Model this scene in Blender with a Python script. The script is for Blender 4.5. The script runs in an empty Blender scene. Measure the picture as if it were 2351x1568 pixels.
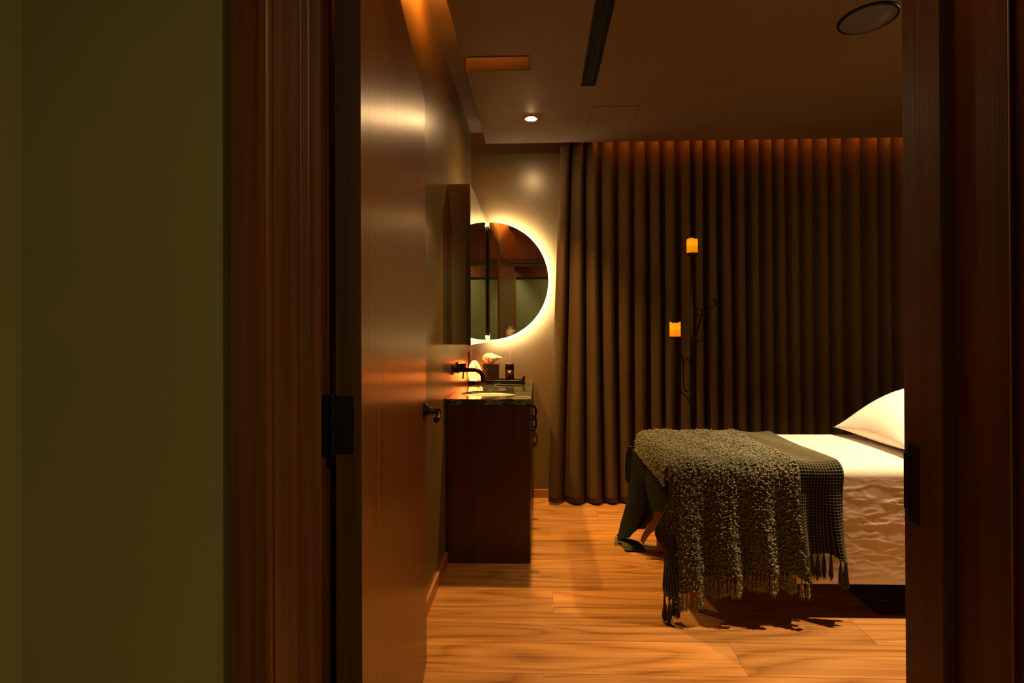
import bpy, math, random
import numpy as np
from mathutils import Matrix, Vector
random.seed(7); rng = np.random.default_rng(7)
C = bpy.context.scene.collection
SC = bpy.context.scene
PI = math.pi

# ---------------------------------------------------------------- camera
F, YAW, PITCH, ROLL, CAMZ = 1180.0, 0.031, 0.004, -0.0038, 1.2
cam = bpy.data.cameras.new('camera'); cam_ob = bpy.data.objects.new('camera', cam); C.objects.link(cam_ob)
cam.sensor_width = 36.0; cam.lens = 36.0 * F / 2351.0
cam.shift_x = -0.009736; cam.shift_y = -0.010030
cam.clip_start = 0.02
cam_ob.matrix_world = (Matrix.Translation((0, 0, CAMZ)) @ Matrix.Rotation(YAW, 4, 'Z')
                       @ Matrix.Rotation(PI/2 + PITCH, 4, 'X') @ Matrix.Rotation(ROLL, 4, 'Z'))
SC.camera = cam_ob
# ---------------------------------------------------------------- world, view
w = bpy.data.worlds.new('world'); SC.world = w; w.use_nodes = True
w.node_tree.nodes['Background'].inputs[0].default_value = (0.02, 0.015, 0.01, 1)
w.node_tree.nodes['Background'].inputs[1].default_value = 0.0
SC.view_settings.view_transform = 'Standard'; SC.view_settings.look = 'None'
SC.view_settings.gamma = 1.0; SC.view_settings.use_curve_mapping = False
SC.view_settings.exposure = 0.0
SC.cycles.use_denoising = True
SC.cycles.max_bounces = 8; SC.cycles.diffuse_bounces = 5; SC.cycles.glossy_bounces = 5
SC.cycles.transmission_bounces = 4; SC.cycles.volume_bounces = 1
SC.cycles.sample_clamp_indirect = 30
SC.cycles.blur_glossy = 0.0
SC.cycles.use_guiding = True

WARM = (1.0, 0.49, 0.125)
BEDW = (1.0, 0.64, 0.33)
AMBER = (1.0, 0.30, 0.035)
def spot(name, loc, watts, size, blend, color, r=0.03):
    l = bpy.data.lights.new(name, 'SPOT'); l.energy = watts; l.spot_size = math.radians(size)
    l.spot_blend = blend; l.color = color; l.shadow_soft_size = r
    o = bpy.data.objects.new(name, l); C.objects.link(o); o.location = loc
    return o
D1 = (-0.037, 3.14, 2.514); DB = (1.67, 2.13, 2.514); DH = (0.95, -0.50, 2.5)
spot('vanity_downlight_lamp', (D1[0], D1[1], D1[2]-0.014), 270, 90, 1.0, WARM, 0.028)
spot('bed_downlight_lamp', (DB[0], DB[1], DB[2]-0.014), 440, 84, 1.0, BEDW, 0.03)
spot('hall_downlight_lamp', (DH[0], DH[1], DH[2]-0.012), 150, 160, 1.0, (1.0, 0.62, 0.25), 0.05)

hs = spot('hall_spot_lamp', (-0.42, -0.60, 2.60), 60, 62, 0.9, (1.0, 0.70, 0.36), 0.03)
hs.rotation_euler = (math.radians(-14), 0, 0)
# ---------------------------------------------------------------- helpers
def tag(o, label=None, cat=None, group=None, kind=None):
    if label: o['label'] = label
    if cat: o['category'] = cat
    if group: o['group'] = group
    if kind: o['kind'] = kind
    return o
def thing(name, label, cat, loc=(0, 0, 0), group=None):
    o = bpy.data.objects.new(name, None); C.objects.link(o); o.location = loc
    o.empty_display_size = 0.05
    return tag(o, label, cat, group)
def wloc(o):
    p = Vector((0, 0, 0))
    while o is not None: p += o.location; o = o.parent
    return p
class MB:
    """mesh collector in world coordinates"""
    def __init__(s): s.v = []; s.f = []; s.n = 0; s.att = []
    def add(s, v, f, a=None):
        v = np.asarray(v, float).reshape(-1, 3)
        s.v.append(v); s.f += [tuple(int(i) + s.n for i in q) for q in f]; s.n += len(v)
        s.att.append(np.full(len(v), 0.0) if a is None else np.broadcast_to(np.asarray(a, float), (len(v),)))
        return s
    def box(s, x0, x1, y0, y1, z0, z1):
        v = [(x, y, z) for z in (z0, z1) for y in (y0, y1) for x in (x0, x1)]
        return s.add(v, [(0, 2, 3, 1), (4, 5, 7, 6), (0, 1, 5, 4), (2, 6, 7, 3), (0, 4, 6, 2), (1, 3, 7, 5)])
    def prism(s, poly, z0, z1):
        """plan polygon (counter-clockwise) extruded in z"""
        n = len(poly)
        v = [(x, y, z0) for x, y in poly] + [(x, y, z1) for x, y in poly]
        f = [tuple(range(n - 1, -1, -1)), tuple(range(n, 2 * n))]
        f += [(i, (i + 1) % n, n + (i + 1) % n, n + i) for i in range(n)]
        return s.add(v, f)
    def tube(s, pts, r, seg=10, cap=True, a=None):
        pts = np.asarray(pts, float); n = len(pts)
        r = np.broadcast_to(np.asarray(r, float), (n,))
        t = np.gradient(pts, axis=0); t /= np.linalg.norm(t, axis=1)[:, None] + 1e-9
        up = np.array([0, 0, 1.0]) if abs(t[0][2]) < 0.9 else np.array([1.0, 0, 0])
        vs = []
        u = np.cross(t[0], up); u /= np.linalg.norm(u)
        for i in range(n):
            u = u - t[i] * np.dot(u, t[i]); u /= np.linalg.norm(u) + 1e-9
            b = np.cross(t[i], u)
            for k in range(seg):
                an = 2 * PI * k / seg
                vs.append(pts[i] + r[i] * (math.cos(an) * u + math.sin(an) * b))
        f = [(i*seg+k, i*seg+(k+1) % seg, (i+1)*seg+(k+1) % seg, (i+1)*seg+k) for i in range(n-1) for k in range(seg)]
        if cap: f += [tuple(range(seg-1, -1, -1)), tuple(range((n-1)*seg, n*seg))]
        return s.add(vs, f, a)
    def lathe(s, prof, c=(0, 0, 0), axis='z', seg=32):
        """profile of (radius, height) revolved about an axis through c"""
        vs = []; n = len(prof)
        for r, h in prof:
            for k in range(seg):
                a = 2*PI*k/seg; p = (r*math.cos(a), r*math.sin(a), h)
                if axis == 'x': p = (p[2], p[0], p[1])
                if axis == 'y': p = (p[0], -p[2], p[1])
                vs.append((c[0]+p[0], c[1]+p[1], c[2]+p[2]))
        f = [(i*seg+k, i*seg+(k+1) % seg, (i+1)*seg+(k+1) % seg, (i+1)*seg+k) for i in range(n-1) for k in range(seg)]
        if prof[0][0] > 1e-6: f.append(tuple(range(seg-1, -1, -1)))
        if prof[-1][0] > 1e-6: f.append(tuple(range((n-1)*seg, n*seg)))
        return s.add(vs, f)
    def grid(s, P, a=None):
        P = np.asarray(P, float); n, m = P.shape[:2]
        f = [(i*m+j, i*m+j+1, (i+1)*m+j+1, (i+1)*m+j) for i in range(n-1) for j in range(m-1)]
        return s.add(P.reshape(-1, 3), f, None if a is None else np.asarray(a).reshape(-1))
    def blob(s, c, r, a=0.0):
        v = ICO * np.asarray(r) + np.asarray(c)
        return s.add(v, ICOF, a)
    def build(s, name, mat, parent=None, smooth=False, bevel=0, solid=0, kind=None):
        v = np.concatenate(s.v); base = wloc(parent) if parent else Vector((0, 0, 0))
        origin = np.array(base)
        loc = Vector((0, 0, 0))
        if parent is None:
            lo, hi = v.min(0), v.max(0); origin = np.array([(lo[0]+hi[0])/2, (lo[1]+hi[1])/2, lo[2]]); loc = Vector(origin)
        me = bpy.data.meshes.new(name); me.from_pydata((v - origin).tolist(), [], s.f)
        at = me.attributes.new('tone', 'FLOAT', 'POINT'); at.data.foreach_set('value', np.concatenate(s.att).astype(np.float32))
        me.materials.append(mat)
        if smooth: me.polygons.foreach_set('use_smooth', [True]*len(me.polygons))
        me.validate(); me.update()
        o = bpy.data.objects.new(name, me); C.objects.link(o)
        o.location = loc
        if parent: o.parent = parent
        if bevel:
            b = o.modifiers.new('bevel', 'BEVEL'); b.width = bevel; b.segments = 2; b.limit_method = 'ANGLE'; b.angle_limit = 0.7
        if solid:
            b = o.modifiers.new('solid', 'SOLIDIFY'); b.thickness = solid; b.offset = 0
        if kind: o['kind'] = kind
        return o
def ico():
    t = (1 + 5**.5) / 2
    v = [(-1,t,0),(1,t,0),(-1,-t,0),(1,-t,0),(0,-1,t),(0,1,t),(0,-1,-t),(0,1,-t),(t,0,-1),(t,0,1),(-t,0,-1),(-t,0,1)]
    f = [(0,11,5),(0,5,1),(0,1,7),(0,7,10),(0,10,11),(1,5,9),(5,11,4),(11,10,2),(10,7,6),(7,1,8),(3,9,4),(3,4,2),(3,2,6),(3,6,8),(3,8,9),(4,9,5),(2,4,11),(6,2,10),(8,6,7),(9,8,1)]
    v = [Vector(p).normalized() for p in v]; nf = []; mid = {}
    def m(a, b):
        k = (min(a, b), max(a, b))
        if k not in mid: v.append(((v[a]+v[b])/2).normalized()); mid[k] = len(v)-1
        return mid[k]
    for a, b, c in f:
        x, y, z = m(a, b), m(b, c), m(c, a); nf += [(a, x, z), (b, y, x), (c, z, y), (x, y, z)]
    return np.array([tuple(p) for p in v]), nf
ICO, ICOF = ico()
def catmull(P, n, axis):
    """resample control grid P along axis into n samples"""
    P = np.moveaxis(np.asarray(P, float), axis, 0); k = len(P)
    Q = np.concatenate([2*P[:1]-P[1:2], P, 2*P[-1:]-P[-2:-1]])
    t = np.linspace(0, k-1, n); i = np.minimum(t.astype(int), k-2); f = (t-i).reshape(-1, *([1]*(P.ndim-1)))
    a, b, c, d = Q[i], Q[i+1], Q[i+2], Q[i+3]
    R = 0.5*((2*b)+(-a+c)*f+(2*a-5*b+4*c-d)*f*f+(-a+3*b-3*c+d)*f**3)
    return np.moveaxis(R, 0, axis)
def normals(P):
    n = np.cross(np.gradient(P, axis=1), np.gradient(P, axis=0))
    return n/(np.linalg.norm(n, axis=2, keepdims=True)+1e-9)

# ---------------------------------------------------------------- materials
def mat(name, col=(0.5, 0.5, 0.5), rough=0.5, metal=0.0, spec=0.5, emis=None, estr=0.0):
    m = bpy.data.materials.new(name); m.use_nodes = True
    b = m.node_tree.nodes['Principled BSDF']
    b.inputs['Base Color'].default_value = (*col, 1); b.inputs['Roughness'].default_value = rough
    b.inputs['Metallic'].default_value = metal; b.inputs['Specular IOR Level'].default_value = spec
    if emis: b.inputs['Emission Color'].default_value = (*emis, 1); b.inputs['Emission Strength'].default_value = estr
    return m
class N:
    def __init__(s, m): s.t = m.node_tree; s.b = s.t.nodes['Principled BSDF']
    def new(s, k, **kw):
        n = s.t.nodes.new(k)
        for a, v in kw.items(): setattr(n, a, v)
        return n
    def l(s, a, b): s.t.links.new(a, b)
    def pos(s, scale, loc=(0, 0, 0)):
        g = s.new('ShaderNodeNewGeometry'); mp = s.new('ShaderNodeMapping'); mp.inputs['Scale'].default_value = scale
        mp.inputs['Location'].default_value = loc
        s.l(g.outputs['Position'], mp.inputs['Vector']); return mp.outputs[0]
    def noise(s, vec, scale, detail=4, rough=0.5, dist=0.0):
        n = s.new('ShaderNodeTexNoise'); n.inputs['Scale'].default_value = scale; n.inputs['Detail'].default_value = detail
        n.inputs['Roughness'].default_value = rough; n.inputs['Distortion'].default_value = dist; s.l(vec, n.inputs['Vector']); return n.outputs['Fac']
    def ramp(s, fac, stops):
        r = s.new('ShaderNodeValToRGB'); e = r.color_ramp.elements
        while len(e) < len(stops): e.new(0.5)
        for x, (p, c) in zip(e, stops): x.position = p; x.color = (*c, 1)
        s.l(fac, r.inputs[0]); return r.outputs[0]
    def bump(s, h, strength, dist):
        b = s.new('ShaderNodeBump'); b.inputs['Strength'].default_value = strength; b.inputs['Distance'].default_value = dist
        s.l(h, b.inputs['Height']); s.l(b.outputs[0], s.b.inputs['Normal']); return b
    def math(s, op, a, b=None):
        n = s.new('ShaderNodeMath', operation=op)
        for i, x in enumerate((a, b)):
            if x is None: continue
            if isinstance(x, (int, float)): n.inputs[i].default_value = x
            else: s.l(x, n.inputs[i])
        return n.outputs[0]
def paint(name, col, rough=0.4, spec=0.5, bump=0.15):
    m = mat(name, col, rough, 0, spec); n = N(m)
    v = n.pos((1, 1, 1)); f = n.noise(v, 3, 3)
    n.l(n.ramp(f, [(0.3, tuple(c*0.94 for c in col)), (0.7, tuple(min(1, c*1.05) for c in col))]), n.b.inputs['Base Color'])
    n.bump(n.noise(v, 260, 2), bump, 0.0006); return m
def timber(name, dark, light, rough=0.3, scale=(34, 34, 0.9), bump=0.25, aniso=0.0):
    m = mat(name, light, rough); n = N(m)
    v = n.pos(scale); f = n.noise(v, 1.0, 6, 0.62, 0.6)
    n.l(n.ramp(f, [(0.28, dark), (0.5, tuple((a+b)/2 for a, b in zip(dark, light))), (0.72, light)]), n.b.inputs['Base Color'])
    v2 = n.pos(tuple(c*14 for c in scale)); n.bump(n.noise(v2, 1.0, 3), bump, 0.0008)
    return m
M_room = paint('taupe_paint', (0.145, 0.099, 0.040), 0.30, 0.5)
M_ceil = paint('ceiling_paint', (0.165, 0.112, 0.048), 0.6, 0.3)
M_hall = paint('olive_green_paint', (0.165, 0.185, 0.085), 0.6, 0.3)
M_frame = timber('walnut_frame', (0.036, 0.011, 0.0025), (0.12, 0.046, 0.009), 0.42)
M_door = timber('veneer_door', (0.15, 0.055, 0.012), (0.27, 0.115, 0.028), 0.28, (60, 60, 1.1), 0.5)
M_door.node_tree.nodes['Principled BSDF'].inputs['Specular IOR Level'].default_value = 0.36
M_edge_shade = timber('shaded_door_edge', (0.016, 0.007, 0.002), (0.055, 0.026, 0.006), 0.5)  # door edge colour darkened to paint in the shade inside the opening
M_vanity = timber('dark_mahogany', (0.020, 0.005, 0.002), (0.055, 0.014, 0.005), 0.35)
M_base = timber('baseboard_wood', (0.25, 0.10, 0.03), (0.42, 0.19, 0.06), 0.35, (1.2, 1.2, 40))
M_beech = timber('orange_beech', (0.42, 0.16, 0.05), (0.56, 0.24, 0.08), 0.4)
M_hallwood = timber('hall_panel_wood', (0.10, 0.03, 0.008), (0.20, 0.065, 0.018), 0.4)
M_black = mat('black_metal', (0.012, 0.010, 0.009), 0.35, 0.6)
M_dark = mat('dark_recess', (0.006, 0.005, 0.004), 0.7)
M_bronze = mat('oil_rubbed_bronze', (0.032, 0.015, 0.009), 0.33, 0.85)
M_speaker = mat('grille', (0.10, 0.095, 0.08), 0.7)
M_mirror = mat('mirror_glass', (0.86, 0.90, 0.86), 0.0, 1.0)
M_smirror = mat('dim_mirror_panel', (0.55, 0.55, 0.52), 0.04, 1.0)
M_white = mat('white_ceramic', (0.8, 0.76, 0.7), 0.15)
M_iron = mat('wrought_iron', (0.02, 0.014, 0.010), 0.4, 0.7)
def emitter(name, col, s):
    return mat(name, (0.8, 0.8, 0.8), 0.5, emis=col, estr=s)
M_lens = emitter('lamp_lens', (1.0, 0.60, 0.26), 800)
M_led = emitter('warm_led', (1.0, 0.80, 0.62), 175)
M_cove = emitter('amber_led', AMBER, 650)
M_cove2 = emitter('amber_led_pocket', (1.0, 0.22, 0.02), 24)
M_cove3 = emitter('amber_led_plenum', AMBER, 28)

# floor boards
m = M_floor = mat('teak_floor', (0.4, 0.2, 0.08), 0.36, 0, 0.45); n = N(m)
at = n.new('ShaderNodeAttribute', attribute_name='tone')
g = n.new('ShaderNodeNewGeometry'); sep = n.new('ShaderNodeSeparateXYZ'); n.l(g.outputs['Position'], sep.inputs[0])
comb = n.new('ShaderNodeCombineXYZ')
off = n.math('MULTIPLY', at.outputs['Fac'], 37.0)
n.l(n.math('ADD', sep.outputs['X'], off), comb.inputs[0]); n.l(n.math('ADD', sep.outputs['Y'], n.math('MULTIPLY', at.outputs['Fac'], 11.3)), comb.inputs[1]); n.l(off, comb.inputs[2])
def mp(sc):
    q = n.new('ShaderNodeMapping'); q.inputs['Scale'].default_value = sc; n.l(comb.outputs[0], q.inputs[0]); return q.outputs[0]
rings = n.noise(mp((0.75, 5.2, 1)), 1.0, 1.5, 0.35, 0.35)
band = n.math('FRACT', n.math('MULTIPLY', rings, 9.0))
band = n.math('ABSOLUTE', n.math('SUBTRACT', band, 0.5))
fine = n.noise(mp((1.3, 70, 1)), 1.0, 5, 0.6, 0.2)
mixv = n.math('SUBTRACT', n.math('ADD', n.math('MULTIPLY', band, 0.50), n.math('MULTIPLY', fine, 0.84)), n.math('MULTIPLY', n.math('POWER', n.math('SUBTRACT', 1.0, n.math('MULTIPLY', band, 2.0)), 6.0), 0.085))
col = n.ramp(mixv, [(0.22, (0.21, 0.080, 0.016)), (0.40, (0.36, 0.165, 0.040)), (0.60, (0.47, 0.235, 0.065)), (0.85, (0.57, 0.31, 0.10))])
hsv = n.new('ShaderNodeHueSaturation'); n.l(col, hsv.inputs['Color'])
wn = n.new('ShaderNodeTexWhiteNoise', noise_dimensions='1D'); n.l(n.math('MULTIPLY', at.outputs['Fac'], 91.7), wn.inputs['W'])
n.l(n.math('ADD', n.math('MULTIPLY', wn.outputs['Value'], 0.50), 0.74), hsv.inputs['Value'])
n.l(hsv.outputs[0], n.b.inputs['Base Color'])
n.bump(fine, 0.12, 0.0007)
# green marble
m = M_marble = mat('green_marble', (0.03, 0.05, 0.04), 0.06); n = N(m)
v = n.pos((1.0, 2.6, 2.6)); f = n.noise(v, 2.3, 6, 0.6, 0.8)
f2 = n.math('ABSOLUTE', n.math('SUBTRACT', f, 0.5))
n.l(n.ramp(f2, [(0.0, (0.26, 0.29, 0.22)), (0.010, (0.07, 0.085, 0.06)), (0.04, (0.018, 0.026, 0.018)), (0.3, (0.008, 0.012, 0.009))]), n.b.inputs['Base Color'])
# curtain linen
m = M_curtain = mat('brown_linen', (0.13, 0.085, 0.045), 0.9, 0, 0.1); n = N(m)
va = n.noise(n.pos((900, 900, 25)), 1.0, 2); vb = n.noise(n.pos((30, 30, 900)), 1.0, 2)
wv = n.math('ADD', n.math('MULTIPLY', va, 0.5), n.math('MULTIPLY', vb, 0.5))
n.l(n.ramp(wv, [(0.3, (0.058, 0.036, 0.014)), (0.7, (0.118, 0.078, 0.034))]), n.b.inputs['Base Color'])
n.bump(wv, 0.4, 0.001)
# knitted yarn
def yarn(name, dark, light, scale=420):
    m = mat(name, light, 0.9, 0, 0.1); n = N(m)
    at = n.new('ShaderNodeAttribute', attribute_name='tone')
    f = n.noise(n.pos((1, 1, 1)), scale, 3)
    mixv = n.math('ADD', n.math('MULTIPLY', f, 0.55), n.math('SUBTRACT', at.outputs['Fac'], 0.2))
    n.l(n.ramp(mixv, [(0.1, dark), (0.75, light)]), n.b.inputs['Base Color'])
    n.bump(f, 0.8, 0.002); return m
M_nub = yarn('grey_green_bobble_yarn', (0.06, 0.062, 0.042), (0.33, 0.335, 0.235))
M_waffle = yarn('green_waffle_yarn', (0.005, 0.008, 0.006), (0.165, 0.158, 0.092))
M_tass = yarn('dark_green_yarn', (0.014, 0.018, 0.012), (0.11, 0.118, 0.072), 300)
M_wick = mat('wicker', (0.022, 0.010, 0.007), 0.30)
# cotton sheet
m = M_sheet = mat('cotton_sheet', (0.80, 0.74, 0.66), 0.62, 0, 0.3); n = N(m)
n.bump(n.noise(n.pos((1, 1, 1)), 900, 2), 0.15, 0.0005)
M_pillow = mat('pillow_cotton', (0.80, 0.74, 0.66), 0.7, 0, 0.2)
M_vinyl = mat('black_vinyl', (0.012, 0.010, 0.009), 0.45)
M_tissue = mat('tissue_paper', (0.85, 0.78, 0.72), 0.8); M_tissue.node_tree.nodes['Principled BSDF'].inputs['Subsurface Weight'].default_value = 0.3
M_steel = mat('steel', (0.6, 0.6, 0.58), 0.3, 1.0)
M_tag = mat('tan_strap', (0.36, 0.20, 0.075), 0.6)
M_ink = mat('black_ink', (0.02, 0.015, 0.01), 0.6)
# salt lamp
m = M_salt = mat('glowing_salt', (0.8, 0.35, 0.15), 0.4); n = N(m)
f = n.noise(n.pos((1, 1, 1)), 38, 5, 0.6, 1.2)
n.l(n.ramp(f, [(0.36, (0.10, 0.012, 0.001)), (0.50, (0.75, 0.13, 0.015)), (0.66, (1.0, 0.28, 0.05))]), n.b.inputs['Emission Color'])
n.b.inputs['Emission Strength'].default_value = 24.0
n.bump(f, 0.6, 0.01)
# candle wax
m = M_candle = mat('glowing_wax', (0.5, 0.2, 0.01), 0.5, 0, 0.1); n = N(m)
tc = n.new('ShaderNodeTexCoord'); sp = n.new('ShaderNodeSeparateXYZ'); n.l(tc.outputs['Generated'], sp.inputs[0])
n.l(n.ramp(sp.outputs['Z'], [(0.0, (0.85, 0.22, 0.001)), (0.35, (0.92, 0.27, 0.001)), (0.6, (1.0, 0.42, 0.004)), (1.0, (0.92, 0.28, 0.001))]), n.b.inputs['Emission Color'])
n.b.inputs['Emission Strength'].default_value = 0.85

# ---------------------------------------------------------------- setting
XL, YB, XR = -0.487, 3.76, 3.0
ZS, ZU = 2.514, 2.675
YH, YR = 0.69, 0.885            # hall face and room face of the entrance wall
XJ0, XJ1 = -0.358, 0.615        # jamb faces
# floor: boards run along x, 0.195 deep
b = MB(); gap = 0.0007; P = 0.195
fixed = {2: [0.064], 1: [1.297], 0: [0.732], -1: [0.015], 6: [0.068], 8: [0.390], 3: [-0.9, 1.5], 7: [1.4, -0.3], 4: [1.0, -0.7], 5: [0.5]}
for k in range(-16, 11):
    y0, y1 = 1.82 + k*P, 1.82 + (k+1)*P
    if y0 < -1.0: y0 = -1.0
    y1 = min(y1, YB)
    if y1 <= y0: continue
    xs = [-0.8]
    cuts = fixed.get(k) or [random.uniform(-0.6, 1.2)]
    c = list(cuts); 
    while c[-1] + 1.7 < XR: c.append(c[-1] + random.uniform(1.4, 1.9))
    c = sorted(q for q in c if -0.75 < q < XR)
    edges = [-0.8] + c + [XR+0.05]
    for i in range(len(edges)-1):
        x0, x1 = edges[i] + gap, edges[i+1] - gap
        t = random.random()
        b.add([(x0, y0+gap, 0), (x1, y0+gap, 0), (x1, y1-gap, 0), (x0, y1-gap, 0), (x0, y0+gap, -0.004), (x1, y0+gap, -0.004), (x1, y1-gap, -0.004), (x0, y1-gap, -0.004)],
              [(0, 1, 2, 3), (4, 5, 1, 0), (5, 6, 2, 1), (6, 7, 3, 2), (7, 4, 0, 3)], t)
b.add([(-0.8, -1.0, -0.004), (XR+.05, -1.0, -0.004), (XR+.05, YB, -0.004), (-0.8, YB, -0.004), (-0.8, -1.0, -0.06), (XR+.05, -1.0, -0.06), (XR+.05, YB, -0.06), (-0.8, YB, -0.06)],
      [(0, 1, 2, 3), (7, 6, 5, 4), (0, 4, 5, 1), (1, 5, 6, 2), (2, 6, 7, 3), (3, 7, 4, 0)], 0.0)
b.build('floor', M_floor, kind='structure')
MB().box(XL-0.1, XL, YR-0.0, YB+0.1, 0, ZU).build('wall_left', M_room, kind='structure')
MB().box(XL, XR+0.1, YB, YB+0.1, 0, ZU).build('wall_back', M_room, kind='structure')
MB().box(XR, XR+0.1, YR, YB, 0, ZU).build('wall_right', M_room, kind='structure')
MB().box(XL-0.1, XR+0.1, YR, YB+0.1, ZU, ZU+0.1).build('ceiling', M_ceil, kind='structure')
# dropped ceiling slab with a notch beside the cove
XS = -0.357; ZT = ZS+0.07
b = MB().prism([(XS, YR), (XR, YR), (XR, 3.55), (XS, 3.55), (XS, 2.563), (-0.038, 2.563), (-0.038, 2.424), (XS, 2.424)], ZS, ZT)
b.build('ceiling', M_ceil, kind='structure', bevel=0.004)
# entrance wall: above and beside the opening
ZD = 2.075
b = MB().box(-0.75, -0.40, YH, YR, 0, 2.7).box(0.66, XR+0.1, YH, YR, 0, 2.7).box(-0.40, 0.66, YH, YR, ZD+0.03, 2.7)
b.build('wall_front', M_hall, kind='structure')
# room side skin of that wall in room paint
MB().box(XL, -0.41, YR, YR+0.004, 0, ZU).box(0.665, XR, YR, YR+0.004, 0, ZU).box(-0.41, 0.665, YR, YR+0.004, ZD+0.06, ZU).build('wall_front_inner', M_room, kind='structure')
# frame profile
pl = [(-0.40, YH), (XJ0, YH), (XJ0, 0.764), (XJ0+0.012, 0.768), (XJ0+0.012, 0.812), (XJ0, 0.815), (XJ0, YR), (-0.40, YR)]
pr = [(0.66, YR), (XJ1, YR), (XJ1, 0.835), (XJ1-0.013, 0.832), (XJ1-0.013, 0.786), (XJ1, 0.783), (XJ1, YH), (0.66, YH)]
b = MB().prism(pl, 0, ZD+0.03).prism(pr, 0, ZD+0.03)
b.box(XJ0, XJ1, YH, YR, ZD, ZD+0.03)
b.build('trim_1', M_frame, kind='structure', bevel=0.0012)
# casings on the hall side (with a small bead) and on the room side
b = MB()
b.prism([(-0.4125, YH), (-0.4125, 0.675), (-0.410, 0.672), (-0.3605, 0.672), (-0.358, 0.675), (-0.358, 0.683), (-0.3615, 0.683), (-0.3615, YH)], 0, ZD+0.09)
b.prism([(0.622, YH), (0.622, 0.672), (0.626, 0.668), (0.696, 0.668), (0.70, 0.672), (0.70, YH)], 0, ZD+0.09)
b.box(-0.3615, 0.622, 0.672, YH, ZD+0.005, ZD+0.09)
b.build('trim_2', M_frame, kind='structure', bevel=0.001)
MB().box(0.63, 0.69, YR+0.004, YR+0.02, 0, ZD+0.07).box(-0.43, 0.63, YR+0.004, YR+0.02, ZD+0.01, ZD+0.07).build('trim_3', M_frame, kind='structure', bevel=0.001)
# wood transom panel above the opening, room side
MB().box(-0.43, 0.69, YR+0.004, YR+0.014, ZD+0.07, ZS-0.003).box(-0.43, 0.69, YR+0.014, YR+0.024, ZS-0.063, ZS-0.003).box(-0.43, -0.375, YR+0.014, YR+0.024, ZD+0.07, ZS-0.063).box(0.635, 0.69, YR+0.014, YR+0.024, ZD+0.07, ZS-0.063).build('trim_5', M_hallwood, kind='structure', bevel=0.001)
# hall
MB().box(-0.80, -0.715, -1.0, YH, 0, 2.7).build('wall_hall_left', M_hall, kind='structure')
MB().box(1.9, 2.0, -1.0, YH, 0, 2.7).build('wall_hall_right', M_hall, kind='structure')
MB().box(-0.9, 2.0, -1.1, -1.0, 0, 3.6).build('wall_hall_back', M_hall, kind='structure')
MB().box(-0.9, 2.0, -1.1, YH, 2.7, 2.8).build('ceiling_hall', M_hallwood, kind='structure')
# wood cladding on the hall back wall: posts and upper panelling
b = MB()
b.box(-0.715, 1.9, -1.0, -0.985, 2.12, 2.70)
b.box(-0.60, -0.36, -1.0, -0.96, 0, 2.70)
b.box(-0.36, 1.9, -0.985, -0.965, 2.12, 2.17).box(-0.36, 1.9, -0.985, -0.965, 2.62, 2.68).box(-0.36, -0.30, -0.985, -0.965, 2.17, 2.62)
b.build('trim_4', M_hallwood, kind='structure', bevel=0.002)
# baseboards
MB().box(XL, XL+0.013, YR+0.03, 2.674, 0, 0.062).build('baseboard_left', M_base, kind='structure', bevel=0.001)
MB().box(-0.038, XR, YB-0.013, YB, 0, 0.062).build('baseboard_back', M_base, kind='structure', bevel=0.001)
MB().box(0.70, XR, YR+0.004, YR+0.017, 0, 0.062).build('baseboard_front', M_base, kind='structure', bevel=0.001)
MB().box(XR-0.013, XR, YR+0.03, YB-0.02, 0, 0.062).build('baseboard_right', M_base, kind='structure', bevel=0.001)

# ---------------------------------------------------------------- cove lights
MB().box(XS+0.006, XS+0.018, 1.0, 2.10, ZT, ZT+0.010).build('cove_light', M_cove)
tag(bpy.data.objects['cove_light'], 'amber light strip hidden in the ceiling cove above the open door', 'light strip')
o = MB().box(-0.33, -0.05, 2.395, 2.407, ZT, ZT+0.01).build('plenum_light', M_cove3)
tag(o, 'small amber light inside the rectangular ceiling notch', 'light strip')
o = MB().box(0.40, XR-0.05, 3.552, 3.560, ZS+0.045, ZS+0.057).build('pocket_light', M_cove2)
tag(o, 'amber light strip in the ceiling pocket over the curtain', 'light strip')

# ---------------------------------------------------------------- door
A = np.array([-0.2975, 0.858]); Bf = np.array([-0.411, 1.873])
d = (Bf-A)/np.linalg.norm(Bf-A); nn = np.array([-d[1], d[0]])      # nn points to the wall side
T = 0.042
door = bpy.data.objects.new('door_1', None); C.objects.link(door); door.location = (A[0], A[1], 0); door['kind'] = 'structure'
p0, p1 = A, Bf; p2, p3 = Bf+nn*T, A+nn*T
if nn[0] > 0: p2, p3 = Bf-nn*T, A-nn*T
MB().prism([tuple(p0), tuple(p1), tuple(p2), tuple(p3)], 0.008, 2.05).build('door_panel', M_door, door, bevel=0.0006)
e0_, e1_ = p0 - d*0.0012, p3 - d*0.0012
MB().prism([tuple(e1_), tuple(e0_), tuple(p0 - d*0.0001), tuple(p3 - d*0.0001)], 0.010, 2.048).build('edge_shade_band', M_edge_shade, door)  # thin dark skin over the hinge edge, its shade put into the colour
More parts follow.
